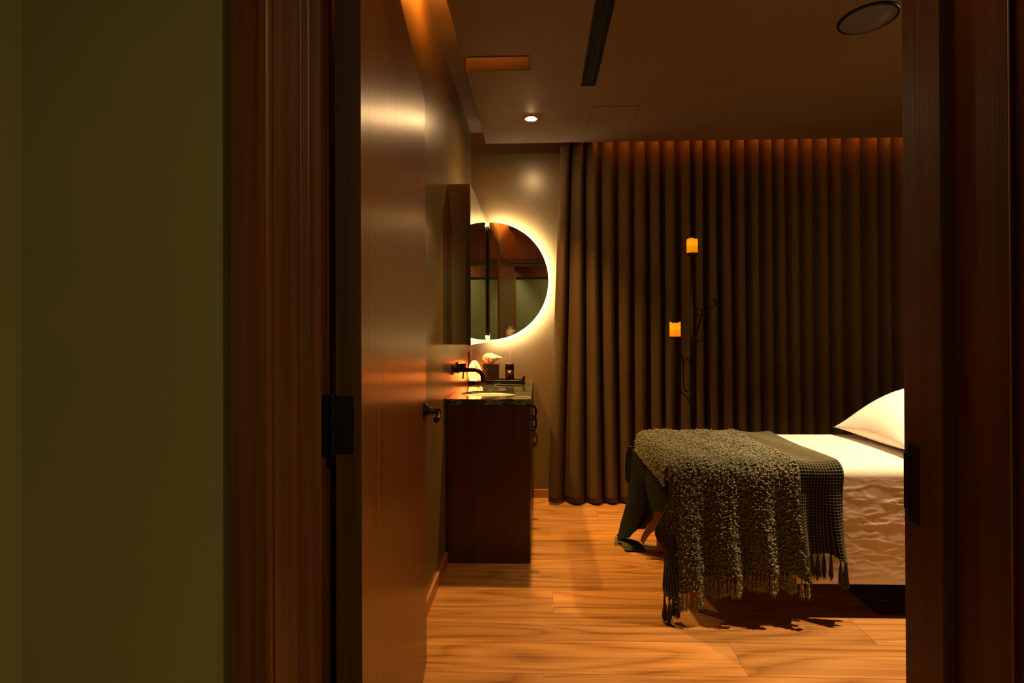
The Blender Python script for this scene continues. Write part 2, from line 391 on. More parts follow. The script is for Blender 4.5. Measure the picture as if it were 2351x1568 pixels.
# hinges
def hinge(z0):
    b = MB()
    pc = p3 + np.array([-0.004, -0.004])
    q = p3*0.30+p0*0.70
    b.prism([(p3[0], p3[1]-0.0035), (q[0], q[1]-0.0035), (q[0], q[1]-0.0013), (p3[0], p3[1]-0.0013)], z0+0.004, z0+0.100)
    for i in range(5):
        b.lathe([(0.006, z0+i*0.0205+0.0008), (0.0062, z0+i*0.0205+0.0195)], (pc[0], pc[1], 0), seg=14)
    b.box(XJ0, XJ0+0.003, 0.818, 0.858, z0+0.002, z0+0.102)
    b.box(XJ0, pc[0], pc[1]-0.002, pc[1]+0.002, z0+0.002, z0+0.102)
    return b
for z0 in (0.996, 0.15, 1.82):
    hinge(z0).build('hinge', M_black, door, bevel=0.0004)
# lever handle on the door
hp = A + d*(np.linalg.norm(Bf-A)-0.065); nout = np.array([-nn[0], -nn[1]]) if nn[0] < 0 else nn
h = MB()
def along(pt, prof, dirv, z):
    """lathe about a horizontal direction"""
    dv = np.array([dirv[0], dirv[1], 0.]); u = np.cross(dv, [0, 0, 1.]); vs = []; seg = 28
    for r, t in prof:
        for k in range(seg):
            a = 2*PI*k/seg; vs.append(np.array([pt[0], pt[1], z]) + dv*t + r*(math.cos(a)*u + math.sin(a)*np.array([0, 0, 1.])))
    nP = len(prof)
    f = [(i*seg+k, i*seg+(k+1) % seg, (i+1)*seg+(k+1) % seg, (i+1)*seg+k) for i in range(nP-1) for k in range(seg)]
    f += [tuple(range(seg-1, -1, -1)), tuple(range((nP-1)*seg, nP*seg))]
    return vs, f
hz = 0.925
h.add(*along(hp, [(0.033, 0), (0.033, 0.004), (0.030, 0.008), (0.022, 0.011), (0.018, 0.014), (0.013, 0.026), (0.010, 0.044), (0.0105, 0.056), (0.010, 0.060)], nout, hz))
MBh = h.build('door_handle', M_bronze, door, smooth=True)
h = MB(); e0 = hp + nout*0.052
pts = [np.array([*(e0 - d*t), hz - 0.004 - 0.010*min(1, t/0.03)]) for t in np.linspace(0, 0.105, 10)]
h.tube(pts, [0.008, 0.0085, 0.009, 0.009, 0.009, 0.009, 0.0092, 0.0095, 0.0098, 0.0095], 16)
h.build('lever', M_bronze, MBh, smooth=True)
# strike plate on the right jamb
sp_ = MB().prism([(XJ1-0.0022, 0.842), (XJ1, 0.842), (XJ1, 0.874), (XJ1-0.0022, 0.874)], 0.886, 1.017)
sp_.box(XJ1-0.0035, XJ1-0.0022, 0.868, 0.882, 0.905, 0.998)
tag(sp_.build('strike_plate', M_black, bevel=0.0006), 'black metal strike plate let into the right door jamb', 'strike plate')

# ---------------------------------------------------------------- ceiling fixtures
def downlight(name, c, label):
    t = thing(name, label, 'ceiling light', c)
    MB().lathe([(0.030, -0.001), (0.030, -0.004), (0.044, -0.004), (0.0455, -0.002), (0.0455, 0.0)], c, seg=40).build('trim_ring', M_ceil, t, smooth=True)
    MB().lathe([(0.0, -0.0085), (0.012, -0.0078), (0.022, -0.0055), (0.0275, -0.002)], c, seg=32).build('lens', M_lens, t)
downlight('downlight', D1, 'small round lit downlight in the ceiling above the vanity')
downlight('downlight', DB, 'round ceiling downlight above the massage bed behind the right door jamb')
downlight('downlight', (DH[0], DH[1], 2.7), 'round hall ceiling light above the viewer')
bpy.data.objects['hall_downlight_lamp'].location.z = 2.68
t = thing('spotlight', 'small adjustable spotlight on the hall ceiling behind the viewer', 'ceiling light', (-0.42, -0.60, 2.60))
MB().lathe([(0.0, 2.700), (0.035, 2.699), (0.035, 2.690), (0.006, 2.688), (0.006, 2.665)], (-0.42, -0.60, 0), seg=24).build('mount', M_speaker, t)
MB().lathe([(0.0, 2.670), (0.030, 2.668), (0.034, 2.660), (0.034, 2.606), (0.029, 2.606), (0.029, 2.614), (0.0, 2.615)], (-0.42, -0.60, 0), seg=24).build('lamp_head', M_speaker, t)
t = thing('air_vent', 'long narrow black linear air diffuser in the ceiling', 'air vent', (0.27, 1.9, ZS-0.006))
x0, x1, y0, y1 = 0.232, 0.310, 0.95, 2.732
b = MB().box(x0, x0+0.024, y0, y1, ZS-0.005, ZS).box(x1-0.024, x1, y0, y1, ZS-0.005, ZS).box(x0+0.024, x1-0.024, y1-0.022, y1, ZS-0.005, ZS).box(x0+0.024, x1-0.024, y0, y0+0.02, ZS-0.005, ZS)
b.build('frame', M_black, t, bevel=0.0008)
MB().box(x0+0.024, x1-0.024, y0+0.02, y1-0.022, ZS-0.001, ZS-0.0005).build('dark_slot', M_dark, t)
for xx in (0.263, 0.270, 0.277):
    MB().box(xx-0.0008, xx+0.0008, y0+0.02, y1-0.022, ZS-0.0045, ZS-0.001).build('blade', M_black, t)
t = thing('access_panel', 'flush square access panel in the ceiling near the curtain', 'access panel', (0.459, 3.146, ZS-0.003))
a0, a1, b0, b1 = 0.323, 0.595, 2.988, 3.303
MB().box(a0+0.002, a1-0.002, b0+0.002, b1-0.002, ZS-0.0016, ZS).build('panel', M_ceil, t)
MB().box(a0-0.0015, a0+0.001, b0, b1, ZS-0.0006, ZS).box(a1-0.001, a1+0.0015, b0, b1, ZS-0.0006, ZS).box(a0, a1, b0-0.0015, b0+0.001, ZS-0.0006, ZS).box(a0, a1, b1-0.001, b1+0.001, ZS-0.0006, ZS).build('gap', M_dark, t)
MB().lathe([(0.0, ZS-0.003), (0.006, ZS-0.003), (0.007, ZS-0.0016)], (a1-0.02, b1-0.02, 0), seg=12).build('latch', M_steel, t)
t = thing('ceiling_speaker', 'round flat grey speaker grille on the ceiling at upper right', 'speaker', (1.385, 2.19, ZS-0.01))
MB().lathe([(0.0, ZS-0.006), (0.100, ZS-0.007), (0.103, ZS-0.005)], (1.385, 2.19, 0), seg=48).build('grille', M_speaker, t, smooth=True)
MB().lathe([(0.100, ZS-0.001), (0.102, ZS-0.009), (0.110, ZS-0.008), (0.112, ZS)], (1.385, 2.19, 0), seg=48).build('rim', M_black, t, smooth=True)

# ---------------------------------------------------------------- vanity
VX0, VX1, VY0, VY1, VT = XL+0.002, -0.043, 2.677, YB-0.003, 0.828
t = thing('vanity_cabinet', 'tall dark mahogany vanity cabinet against the left wall', 'cabinet', (-0.26, 3.2, 0))
b = MB().box(VX0+0.013, VX1-0.022, VY0, VY0+0.02, 0.0, VT).box(VX0+0.013, VX1-0.022, VY1-0.02, VY1, 0, VT).box(VX0, VX0+0.01, VY0+0.02, VY1, 0.07, VT).box(VX0+0.01, VX1-0.06, VY0+0.02, VY1-0.02, 0.08, 0.10).box(VX1-0.08, VX1-0.062, VY0+0.02, VY1-0.02, 0, 0.08)
b.build('body', M_vanity, t, bevel=0.001)
nd = 4; dw = (VY1-VY0)/nd
for i in range(nd):
    y0, y1 = VY0+i*dw+(0.0 if i == 0 else 0.0015), VY0+(i+1)*dw-0.0015
    dr = MB().box(VX1-0.022, VX1, y0, y1, 0.008 if i == 0 else 0.085, VT-0.004).build('door', M_vanity, t, bevel=0.001)
    hy = (y0+0.06) if i % 2 == 0 and i else (y1-0.06 if i % 2 else y0+0.085)
    b = MB(); z0, z1 = (0.735, 0.813) if i == 0 else (0.60, 0.678)
    b.tube([(VX1+0.030-0.012*abs(s)**2.2, hy, (z0+z1)/2+s*(z1-z0)/2) for s in np.linspace(-1.15, 1.15, 13)], [0.004+0.002*(1-abs(s)) for s in np.linspace(-1, 1, 13)], 10)
    for zz in (z0+0.004, z1-0.004):
        b.tube([(VX1, hy, zz), (VX1+0.004, hy, zz), (VX1+0.006, hy, zz), (VX1+0.020, hy, zz)], [0.009, 0.009, 0.0055, 0.0055], 12)
    b.build('handle', M_bronze, dr, smooth=True)
# countertop with an oval cut-out
cx, cy, ra, rb = -0.275, 2.93, 0.165, 0.145
X0, X1, Y0, Y1, z0, z1 = XL+0.001, -0.037, 2.671, YB-0.001, VT, 0.858
def ell(n, z, sa=1.0): return [(cx+ra*sa*math.cos(2*PI*k/n), cy+rb*sa*math.sin(2*PI*k/n), z) for k in range(n)]
def rectpt(a):
    c, s = math.cos(a), math.sin(a); tx = ((X1-cx) if c > 0 else (cx-X0))/max(abs(c), 1e-9); ty = ((Y1-cy) if s > 0 else (cy-Y0))/max(abs(s), 1e-9)
    q = min(tx, ty); return cx+q*c, cy+q*s
angs = sorted(set([2*PI*k/96 for k in range(96)] + [math.atan2(yy-cy, xx-cx) % (2*PI) for xx in (X0, X1) for yy in (Y0, Y1)]))
nA = len(angs); vs = []
for z in (z1, z0):
    vs += [(*rectpt(a), z) for a in angs]; vs += [(cx+ra*math.cos(a), cy+rb*math.sin(a), max(z, 0.843)) for a in angs]
f = []
for k in range(nA):
    j = (k+1) % nA
    f += [(k, j, nA+j, nA+k), (2*nA+j, 2*nA+k, 3*nA+k, 3*nA+j), (k, 2*nA+k, 2*nA+j, j), (nA+k, nA+j, 3*nA+j, 3*nA+k)]
tag(MB().add(vs, f).build('countertop', M_marble, bevel=0.0008), 'dark green marble countertop on the vanity cabinet', 'countertop')
t = thing('sink_basin', 'white oval undermount basin sunk in the green marble top', 'sink', (cx, cy, 0.70))
prof = [(1.008, 0.8425), (1.003, 0.835), (0.97, 0.80), (0.90, 0.765), (0.75, 0.735), (0.5, 0.718), (0.2, 0.712), (0.06, 0.711)]
nE = 64; vs = [p for s_, z in prof for p in ell(nE, z, s_)]
f = [(i*nE+k, i*nE+(k+1) % nE, (i+1)*nE+(k+1) % nE, (i+1)*nE+k) for i in range(len(prof)-1) for k in range(nE)]
MB().add(vs, f).build('bowl', M_white, t, smooth=True, solid=0.004)
MB().lathe([(0.0, 0.716), (0.016, 0.716), (0.019, 0.713)], (cx, cy, 0), seg=20).build('drain', M_bronze, t)
# faucet
t = thing('wall_faucet', 'dark bronze wall mounted faucet reaching over the basin', 'faucet', (XL, 2.92, 0.95))
fy, fz = 2.905, 0.993
MB().lathe([(0.028, 0), (0.028, 0.006), (0.025, 0.009), (0.016, 0.010), (0.016, 0.032), (0.0175, 0.033), (0.0175, 0.040), (0.012, 0.041)], (XL+0.0, fy, fz), 'x').build('rosette', M_bronze, t, smooth=False, bevel=0.0008)
pts = [(XL+0.03, fy, fz), (XL+0.10, fy, fz), (XL+0.115, fy, fz)]
Rb = 0.048
for a in np.linspace(0, PI/2, 10): pts.append((XL+0.127+Rb*math.sin(a), fy, fz-Rb*(1-math.cos(a))))
pts += [(XL+0.127+Rb, fy, fz-Rb-0.015), (XL+0.127+Rb, fy, fz-Rb-0.032)]
MB().tube(pts, 0.0125, 20).build('spout', M_bronze, t, smooth=True)
hy, hz2 = 3.08, 1.006
hd = MB().lathe([(0.022, 0), (0.022, 0.006), (0.011, 0.009), (0.011, 0.016), (0.0135, 0.017), (0.0145, 0.052), (0.012, 0.054)], (XL, hy, hz2), 'x', 24).build('handle_body', M_bronze, t, smooth=False, bevel=0.0006)
MB().tube([(XL+0.040, hy, hz2-0.010), (XL+0.038, hy, hz2-0.045), (XL+0.035, hy, hz2-0.078)], [0.0045, 0.0042, 0.0048], 12).build('lever', M_bronze, hd, smooth=True)
b = MB().box(XL, XL+0.006, 3.575, 3.645, 0.955, 1.07)
t = thing('wall_outlet', 'dark outlet plate on the left wall above the salt lamp', 'outlet', (XL, 3.61, 0.955))
b.build('plate', M_bronze, t, bevel=0.002)
for zz in (0.985, 1.03): MB().box(XL+0.006, XL+0.008, 3.594, 3.626, zz, zz+0.026).build('socket', M_black, t, bevel=0.0008)

# ---------------------------------------------------------------- salt lamp, tray, tissue box, diffuser
t = thing('salt_lamp', 'glowing orange rock salt lamp in the corner behind the faucet', 'lamp', (-0.434, 3.505, 0.858))
vs = []; segs = 22; prof = [(0.030, 0.020), (0.042, 0.024), (0.047, 0.045), (0.046, 0.07), (0.042, 0.10), (0.030, 0.130), (0.020, 0.148), (0.008, 0.156), (0.0, 0.157)]
for r, z in prof:
    for k in range(segs):
        a = 2*PI*k/segs; q = 1+0.10*math.sin(3*a+z*40)+0.06*math.sin(7*a-z*70)
        vs.append((-0.432+r*q*math.cos(a)+0.05*(z-0.02)*math.sin(z*30)*0.8, 3.52+r*q*math.sin(a), 0.858+z))
f = [(i*segs+k, i*segs+(k+1) % segs, (i+1)*segs+(k+1) % segs, (i+1)*segs+k) for i in range(len(prof)-1) for k in range(segs)]
MB().add(vs, f).build('salt_rock', M_salt, t, smooth=True)
MB().lathe([(0.044, 0.0005), (0.050, 0.003), (0.050, 0.017), (0.046, 0.021), (0.0, 0.021)], (-0.434, 3.505, 0.858), seg=36).build('wooden_base', M_vanity, t, smooth=False, bevel=0.001)
# woven tray with raised curved ends
def wov(P, cell=0.0085, amp=0.0022):
    """plaited displacement over a grid sampled in metres"""
    n_ = normals(P); du = np.cumsum(np.r_[0, np.linalg.norm(np.diff(P[:, 0], axis=0), axis=1)]); dv = np.cumsum(np.r_[0, np.linalg.norm(np.diff(P[0], axis=0), axis=1)])
    U, V = np.meshgrid(du, dv, indexing='ij')
    a = (U+V)/cell; c = (U-V)/cell
    h_ = np.abs(np.sin(a*PI/2)*np.sin(c*PI/2))
    return P + n_*(h_*amp)[..., None]
t = thing('woven_tray', 'low dark wicker tray holding the tissue box and diffuser', 'tray', (-0.235, 3.56, 0.859))
TX0, TX1, TY0, TY1, TZ = -0.383, -0.093, 3.485, 3.655, 0.860
MB().box(TX0, TX1-0.004, TY0+0.004, TY1-0.004, TZ, TZ+0.006).build('tray_base', M_wick, t)
def strip(p0, p1, zf, nx=140, nz=12):
    P_ = np.zeros((nx, nz, 3))
    for i, s_ in enumerate(np.linspace(0, 1, nx)):
        q = np.array(p0)*(1-s_)+np.array(p1)*s_; zt = zf(q[0])
        for j, w_ in enumerate(np.linspace(0, 1, nz)): P_[i, j] = (q[0], q[1], TZ+0.001+w_*zt)
    return P_
lip = lambda x: 0.018+0.040*max(0, (x-(TX1-0.028))/0.028)**2.0
b = MB()
b.grid(wov(strip((TX0, TY0), (TX1, TY0), lip))).grid(wov(strip((TX1, TY1), (TX0, TY1), lip))).grid(wov(strip((TX1, TY0), (TX1, TY1), lambda x: 0.058, 80, 30))).grid(wov(strip((TX0, TY1), (TX0, TY0), lambda x: 0.018, 80, 12)))
b.build('tray_wall', M_wick, t, smooth=True, solid=0.004)
b = MB()
for yy in (TY0, TY1): b.tube([(x, yy, TZ+0.001+lip(x)) for x in np.linspace(TX0, TX1, 40)], 0.0032, 8)
b.tube([(TX1, y, TZ+0.059) for y in np.linspace(TY0, TY1, 10)], 0.0032, 8).tube([(TX0, y, TZ+0.019) for y in np.linspace(TY0, TY1, 10)], 0.0032, 8)
b.build('tray_rim', M_wick, t, smooth=True)
# tissue box
bx, by, bh = -0.326, 3.572, 0.122; hb = 0.052; bz = TZ+0.0065
t = thing('tissue_box', 'square woven dark wicker tissue box cover with a white tissue', 'tissue box', (bx, by, bz))
b = MB(); nn_ = 90
def boxside(c0, c1):
    P_ = np.zeros((nn_, nn_, 3))
    for i, s_ in enumerate(np.linspace(0, 1, nn_)):
        for j, w_ in enumerate(np.linspace(0, 1, nn_)):
            k_ = 1+0.03*w_
            x = (c0[0]*(1-s_)+c1[0]*s_)*k_; y = (c0[1]*(1-s_)+c1[1]*s_)*k_
            P_[i, j] = (bx+x, by+y, bz+w_*bh)
    return P_
cs = [(-hb, -hb), (hb, -hb), (hb, hb), (-hb, hb)]
for i in range(4): b.grid(wov(boxside(cs[i], cs[(i+1) % 4]), 0.010, 0.0028))
b.build('wicker_wall', M_wick, t, smooth=True)
MB().box(bx-hb-0.001, bx+hb+0.001, by-hb-0.001, by+hb+0.001, bz+bh-0.004, bz+bh+0.0005).build('wicker_top', M_wick, t, bevel=0.002)
# tissue: crumpled fan
P_ = np.zeros((40, 26, 3))
for i, a in enumerate(np.linspace(0, 2*PI, 40)):
    for j, w_ in enumerate(np.linspace(0, 1, 26)):
        r = 0.009+0.044*math.sin(min(1, w_*1.7)*PI/2)**1.2*(1-max(0, (w_-0.62)/0.38)**1.5)
        pleat = 1+0.22*math.sin(5*a+2.0*w_)*min(1, 2*w_)+0.10*math.sin(9*a+5*w_)
        x = r*math.cos(a)*pleat; y = r*math.sin(a)*pleat*0.8
        z = 0.078*w_**0.9+0.007*math.sin(3*a+4*w_)*w_
        lobe = math.exp(-((w_-0.62)/0.16)**2)*max(0, math.cos(a-0.1))**4
        x += 0.026*lobe - 0.006*w_; z -= 0.012*lobe
        P_[i, j] = (bx-0.002+x, by-0.01+y, bz+bh-0.004+z)
MB().grid(P_).build('tissue', M_tissue, t, smooth=True)
# diffuser
dx, dy = -0.196, 3.55; dz = TZ+0.0065
t = thing('aroma_diffuser', 'bronze cylindrical aroma diffuser misting beside the tissue box', 'diffuser', (dx, dy, dz))
MB().lathe([(0.0285, 0), (0.0305, 0.002), (0.0305, 0.079)], (dx, dy, dz), seg=40).build('lower_body', M_bronze, t, smooth=True)
MB().lathe([(0.0300, 0.079), (0.0309, 0.0795), (0.0309, 0.0815), (0.0300, 0.082)], (dx, dy, dz), seg=40).build('ring', mat('copper_ring', (0.7, 0.35, 0.2), 0.25, 1.0), t)
MB().lathe([(0.0305, 0.082), (0.0305, 0.116), (0.0290, 0.122), (0.024, 0.1255), (0.010, 0.126), (0.008, 0.123), (0.0, 0.123)], (dx, dy, dz), seg=40).build('upper_body', M_bronze, t, smooth=True)
# mist plume (thin scattering volume)
mm = bpy.data.materials.new('mist'); mm.use_nodes = True; nt = mm.node_tree; nt.nodes.clear()
out = nt.nodes.new('ShaderNodeOutputMaterial'); vol = nt.nodes.new('ShaderNodeVolumeScatter'); vol.inputs['Color'].default_value = (0.9, 0.9, 0.9, 1)
gg = nt.nodes.new('ShaderNodeNewGeometry'); mpn = nt.nodes.new('ShaderNodeMapping'); mpn.inputs['Scale'].default_value = (30, 30, 18)
no = nt.nodes.new('ShaderNodeTexNoise'); no.inputs['Scale'].default_value = 1.0; no.inputs['Detail'].default_value = 4; no.inputs['Distortion'].default_value = 1.5
rp = nt.nodes.new('ShaderNodeMapRange'); rp.inputs[1].default_value = 0.47; rp.inputs[2].default_value = 0.70; rp.inputs[3].default_value = 0.0; rp.inputs[4].default_value = 22.0
nt.links.new(gg.outputs['Position'], mpn.inputs[0]); nt.links.new(mpn.outputs[0], no.inputs[0]); nt.links.new(no.outputs['Fac'], rp.inputs[0]); nt.links.new(rp.outputs[0], vol.inputs['Density']); nt.links.new(vol.outputs[0], out.inputs['Volume'])
top = dz+0.127
MB().tube([(dx+0.004*math.sin(q*9), dy, top+q*0.26) for q in np.linspace(0, 1, 16)],
          [0.003+0.006*min(1, q*2.2)+0.034*max(0, q-0.35)*1.2 if q < 0.93 else 0.012 for q in np.linspace(0, 1, 16)], 16).build('mist', mm, smooth=True)
tag(bpy.data.objects['mist'], 'thin plume of white mist rising from the diffuser', 'mist', kind='stuff')

# ---------------------------------------------------------------- mirrored wall cabinet
CX, CY0, CY1, CZ0, CZ1 = -0.362, 2.764, 3.70, 1.137, 2.01
t = thing('mirror_cabinet', 'two door mirrored medicine cabinet high on the left wall', 'cabinet', (-0.42, 3.2, CZ0))
MB().box(XL+0.001, CX-0.021, CY0+0.003, CY1, CZ0+0.003, CZ1-0.003).build('body', M_smirror, t, bevel=0.0008)
MB().box(XL+0.001, CX-0.021, CY0+0.003, CY1, CZ1-0.003, CZ1-0.0005).build('top_panel', M_mirror, t)
ym = (CY0+CY1)/2
for y0, y1 in ((CY0, ym-0.001), (ym+0.001, CY1)):
    dr = MB().box(CX-0.020, CX-0.004, y0, y1, CZ0, CZ1).build('door', M_smirror, t, bevel=0.0006)
    MB().box(CX-0.004, CX, y0, y1, CZ0, CZ1).build('mirror', M_mirror, dr, bevel=0.0009)
# ---------------------------------------------------------------- half round backlit mirror
HC = (-0.347, 1.578); HR = 0.424; HY = 3.70
t = thing('half_round_mirror', 'half round backlit wall mirror glowing on the back wall', 'mirror', (HC[0], HY, HC[1]-HR))
def half(r, y0, y1, n=72, xo=0.0):
    pts = [(HC[0]+xo, HC[1]-r)] + [(HC[0]+xo+r*math.sin(PI*k/n), HC[1]-r*math.cos(PI*k/n)) for k in range(1, n)] + [(HC[0]+xo, HC[1]+r)]
    k = len(pts); v = [(x, y0, z) for x, z in pts]+[(x, y1, z) for x, z in pts]
    return v, [tuple(range(k)), tuple(range(2*k-1, k-1, -1))]+[(k+i, k+(i+1) % k, (i+1) % k, i) for i in range(k)]
MB().add(*half(HR, HY, HY+0.005)).build('glass', M_mirror, t)
MB().add(*half(HR-0.045, HY+0.006, YB-0.002)).build('backing', M_black, t)
MB().box(CX+0.002, HC[0]-0.001, HY-0.004, YB-0.004, 1.186, 1.970).build('spine', M_black, t)
b = MB(); n_ = 60
for (r0, r1, y0, y1) in ((HR-0.030, HR-0.014, HY+0.010, HY+0.018),):
    v = []
    for k in range(n_+1):
        a = PI*k/n_
        for r, y in ((r0, y0), (r1, y0), (r1, y1), (r0, y1)): v.append((HC[0]+r*math.sin(a), y, HC[1]-r*math.cos(a)))
    f = [(4*k+i, 4*k+(i+1) % 4, 4*k+4+(i+1) % 4, 4*k+4+i) for k in range(n_) for i in range(4)]
    b.add(v, f)
b.build('led_strip', M_led, t)

# ---------------------------------------------------------------- curtain
def curtain():
    x0, x1 = 0.125, XR-0.03
    ctr = []; x = x0+0.03
    widths = [0.135, 0.105, 0.112, 0.112, 0.108]
    while x < x1:
        ctr.append(x); x += (widths[len(ctr)-1] if len(ctr) <= len(widths) else random.uniform(0.088, 0.134))
    ctr = np.array(ctr); nx = 1300; nz = 60
    X = np.linspace(x0, x1, nx); Z = np.linspace(0.012, ZU-0.004, nz)
    idx = np.clip(np.searchsorted(ctr, X)-1, 0, len(ctr)-2)
    ph = idx + (X-ctr[idx])/(ctr[idx+1]-ctr[idx])
    ph = np.where(X < ctr[0], (X-ctr[0])/0.16, ph)
    wob = np.array([random.uniform(-1, 1) for _ in range(len(ctr)+3)])
    amps = np.array([random.uniform(0.8, 1.15) for _ in range(len(ctr)+3)])
    P_ = np.zeros((nx, nz, 3))
    for j, z in enumerate(Z):
        q = z/ZU; low = 1-q
        p2 = ph + 0.10*np.interp(ph, range(len(wob)), wob)*np.sin(q*3.0+ph*0.7)*(0.3+low)
        s_ = np.cos(2*PI*p2)
        prof = np.sign(s_)*np.abs(s_)**0.85
        amp = (0.046+0.004*low)*np.interp(ph, range(len(amps)), amps)
        yy = 3.662 - amp*prof - 0.006*np.cos(4*PI*p2+1.0)*low
        yy -= 0.030*low*low*np.exp(-((X-0.30)/0.26)**2)
        xx = X + 0.020*np.sin(2*PI*p2*1.0+0.6)*(0.4+0.6*low) - 0.045*low*np.exp(-((X-x0)/0.20)**2)+0.050*(1-low)*np.exp(-((X-x0)/0.12)**2)
        P_[:, j, 0] = xx; P_[:, j, 1] = np.minimum(yy, YB-0.02)
        P_[:, j, 2] = z + (1-min(1, j/3.0))*(0.006*np.cos(2*PI*p2))
    return P_
t = thing('curtain', 'full width brown linen curtain pleated across the back wall', 'curtain', (1.5, 3.655, 0))
CP = curtain()
MB().grid(CP).build('fabric', M_curtain, t, smooth=True, solid=0.002)
b = MB()  # hem stitching line
hl = CP[:, 3, :].copy(); nrm = normals(CP)[:, 3, :]
MB().tube(hl[2:-2:2]-nrm[2:-2:2]*0.0016*np.sign(nrm[2:-2:2, 1:2]+1e-6)*-1, 0.0006, 4).build('hem_stitch', M_curtain, t)

# ---------------------------------------------------------------- candle stand
t = thing('candle_stand', 'tall wrought iron floor candle stand before the curtain', 'candle stand', (0.975, 3.30, 0))
SY = 3.30
MB().tube([(0.977, SY, 0.02), (0.979, SY, 0.8), (0.983, SY, 1.685)], 0.0105, 14).build('pole', M_iron, t, smooth=True)
MB().lathe([(0.012, 1.680), (0.006, 1.684), (0.02, 1.690), (0.036, 1.698), (0.040, 1.704), (0.038, 1.705), (0.0, 1.700)], (0.983, SY, 0), seg=30).build('candle_cup', M_iron, t, smooth=True)
MB().lathe([(0.006, 1.150), (0.010, 1.166), (0.034, 1.170), (0.036, 1.175), (0.0, 1.173)], (0.873, SY, 0), seg=30).build('candle_cup', M_iron, t, smooth=True)
for k in range(3):
    a = 2*PI*k/3+0.5
    MB().tube([(0.977, SY, 0.16), (0.977+0.06*math.cos(a), SY+0.06*math.sin(a), 0.13), (0.977+0.14*math.cos(a), SY+0.14*math.sin(a), 0.05), (0.977+0.19*math.cos(a), SY+0.19*math.sin(a), 0.008)], 0.008, 10).build('foot', M_iron, t, smooth=True)
def sm(pts, n=50): return catmull(np.array(pts, float), n, 0)
def rod(pts, n=50, r=0.0045, name='scroll_arm'):
    MB().tube(sm([(x, y if y is not None else SY, z) for x, y, z in pts], n), r, 10).build(name, M_iron, t, smooth=True)
g_ = None
rod([(0.978, g_, 0.705), (0.962, g_, 0.755), (0.935, g_, 0.800), (0.905, g_, 0.830), (0.890, g_, 0.870), (0.886, g_, 0.96), (0.881, g_, 1.07), (0.876, g_, 1.13), (0.873, g_, 1.155)])
rod([(0.879, g_, 1.104), (0.900, g_, 1.072), (0.920, g_, 1.040), (0.924, g_, 1.0), (0.925, g_, 0.90), (0.928, g_, 0.845), (0.947, g_, 0.826), (0.966, g_, 0.845), (0.970, g_, 0.90), (0.970, g_, 0.98), (0.965, g_, 1.015), (0.947, g_, 1.033), (0.929, g_, 1.016), (0.924, g_, 0.99)], 80)
rod([(1.115, g_, 1.417), (1.128, g_, 1.395), (1.122, g_, 1.370), (1.09, g_, 1.347), (1.055, g_, 1.325), (1.030, g_, 1.305), (1.010, g_, 1.318), (1.004, g_, 1.340), (1.020, g_, 1.355), (1.040, g_, 1.342), (1.038, g_, 1.30), (1.020, g_, 1.235), (1.004, g_, 1.175), (1.010, g_, 1.148), (1.028, g_, 1.143), (1.040, g_, 1.160), (1.050, g_, 1.178), (1.058, g_, 1.160)], 110)
rod([(1.004, g_, 1.340), (0.993, g_, 1.34), (0.984, g_, 1.34)], 8); rod([(1.004, g_, 1.170), (0.993, g_, 1.168), (0.984, g_, 1.166)], 8)
def candle(name, x, z, lab, sh):
    vs = []; sg = 40; R = 0.034; Hc = 0.088
    prof = [(0.0, 0.0), (R*0.97, 0.0), (R, 0.003), (R, 0.03), (R, 0.06), (R, 1), (R*0.93, 1.004), (R*0.80, 0.93), (0.0, 0.90)]
    for r, h_ in prof:
        for k in range(sg):
            a = 2*PI*k/sg; hh = h_ if h_ < 0.5 else (Hc*(h_ if h_ > 0.99 else h_) + (0.004*math.sin(a*2+sh)+0.003*math.sin(a*3+sh*2)))
            vs.append((x+r*math.cos(a), SY+r*math.sin(a), z+hh))
    f = [(i*sg+k, i*sg+(k+1) % sg, (i+1)*sg+(k+1) % sg, (i+1)*sg+k) for i in range(len(prof)-1) for k in range(sg)]
    o = MB().add(vs, f).build(name, M_candle, smooth=True)
    tag(o, lab, 'candle', 'flameless candles on the iron stand')
candle('pillar_candle', 0.983, 1.7055, 'glowing amber pillar candle on the top cup of the stand', 0.3)
candle('pillar_candle', 0.873, 1.1755, 'glowing amber pillar candle on the lower side arm of the stand', 2.0)

# ---------------------------------------------------------------- massage table
t = thing('massage_table', 'padded wooden legged massage table under the sheet and throw', 'massage table', (1.5, 2.55, 0))
TZt = 0.640
P0 = MB(); 
def cushion(x0, x1, y0, y1, z0, z1, r=0.035, n=26, bulge=0.0, pw=0.35):
    """rounded slab as one closed lofted surface"""
    vs = []; us = np.linspace(-PI/2, PI/2, n); ws = np.linspace(0, 2*PI, 4*n, endpoint=False)
    hx, hy, hz_ = (x1-x0)/2, (y1-y0)/2, (z1-z0)/2; c = ((x0+x1)/2, (y0+y1)/2, (z0+z1)/2)
    sg = lambda v, p: math.copysign(abs(v)**p, v)
    for u_ in us:
        for w_ in ws:
            cu = sg(math.cos(u_), pw)
            vs.append((c[0]+hx*cu*sg(math.cos(w_), pw), c[1]+hy*cu*sg(math.sin(w_), pw), c[2]+hz_*sg(math.sin(u_), pw)))
    m_ = 4*n
    f = [(i*m_+k, i*m_+(k+1) % m_, (i+1)*m_+(k+1) % m_, (i+1)*m_+k) for i in range(n-1) for k in range(m_)]
    return vs, f
MB().add(*cushion(0.60, 2.46, 2.235, 2.865, 0.575, TZt-0.003, pw=0.18)).build('padded_top', mat('cream_vinyl', (0.5, 0.42, 0.33), 0.5), t, smooth=True)
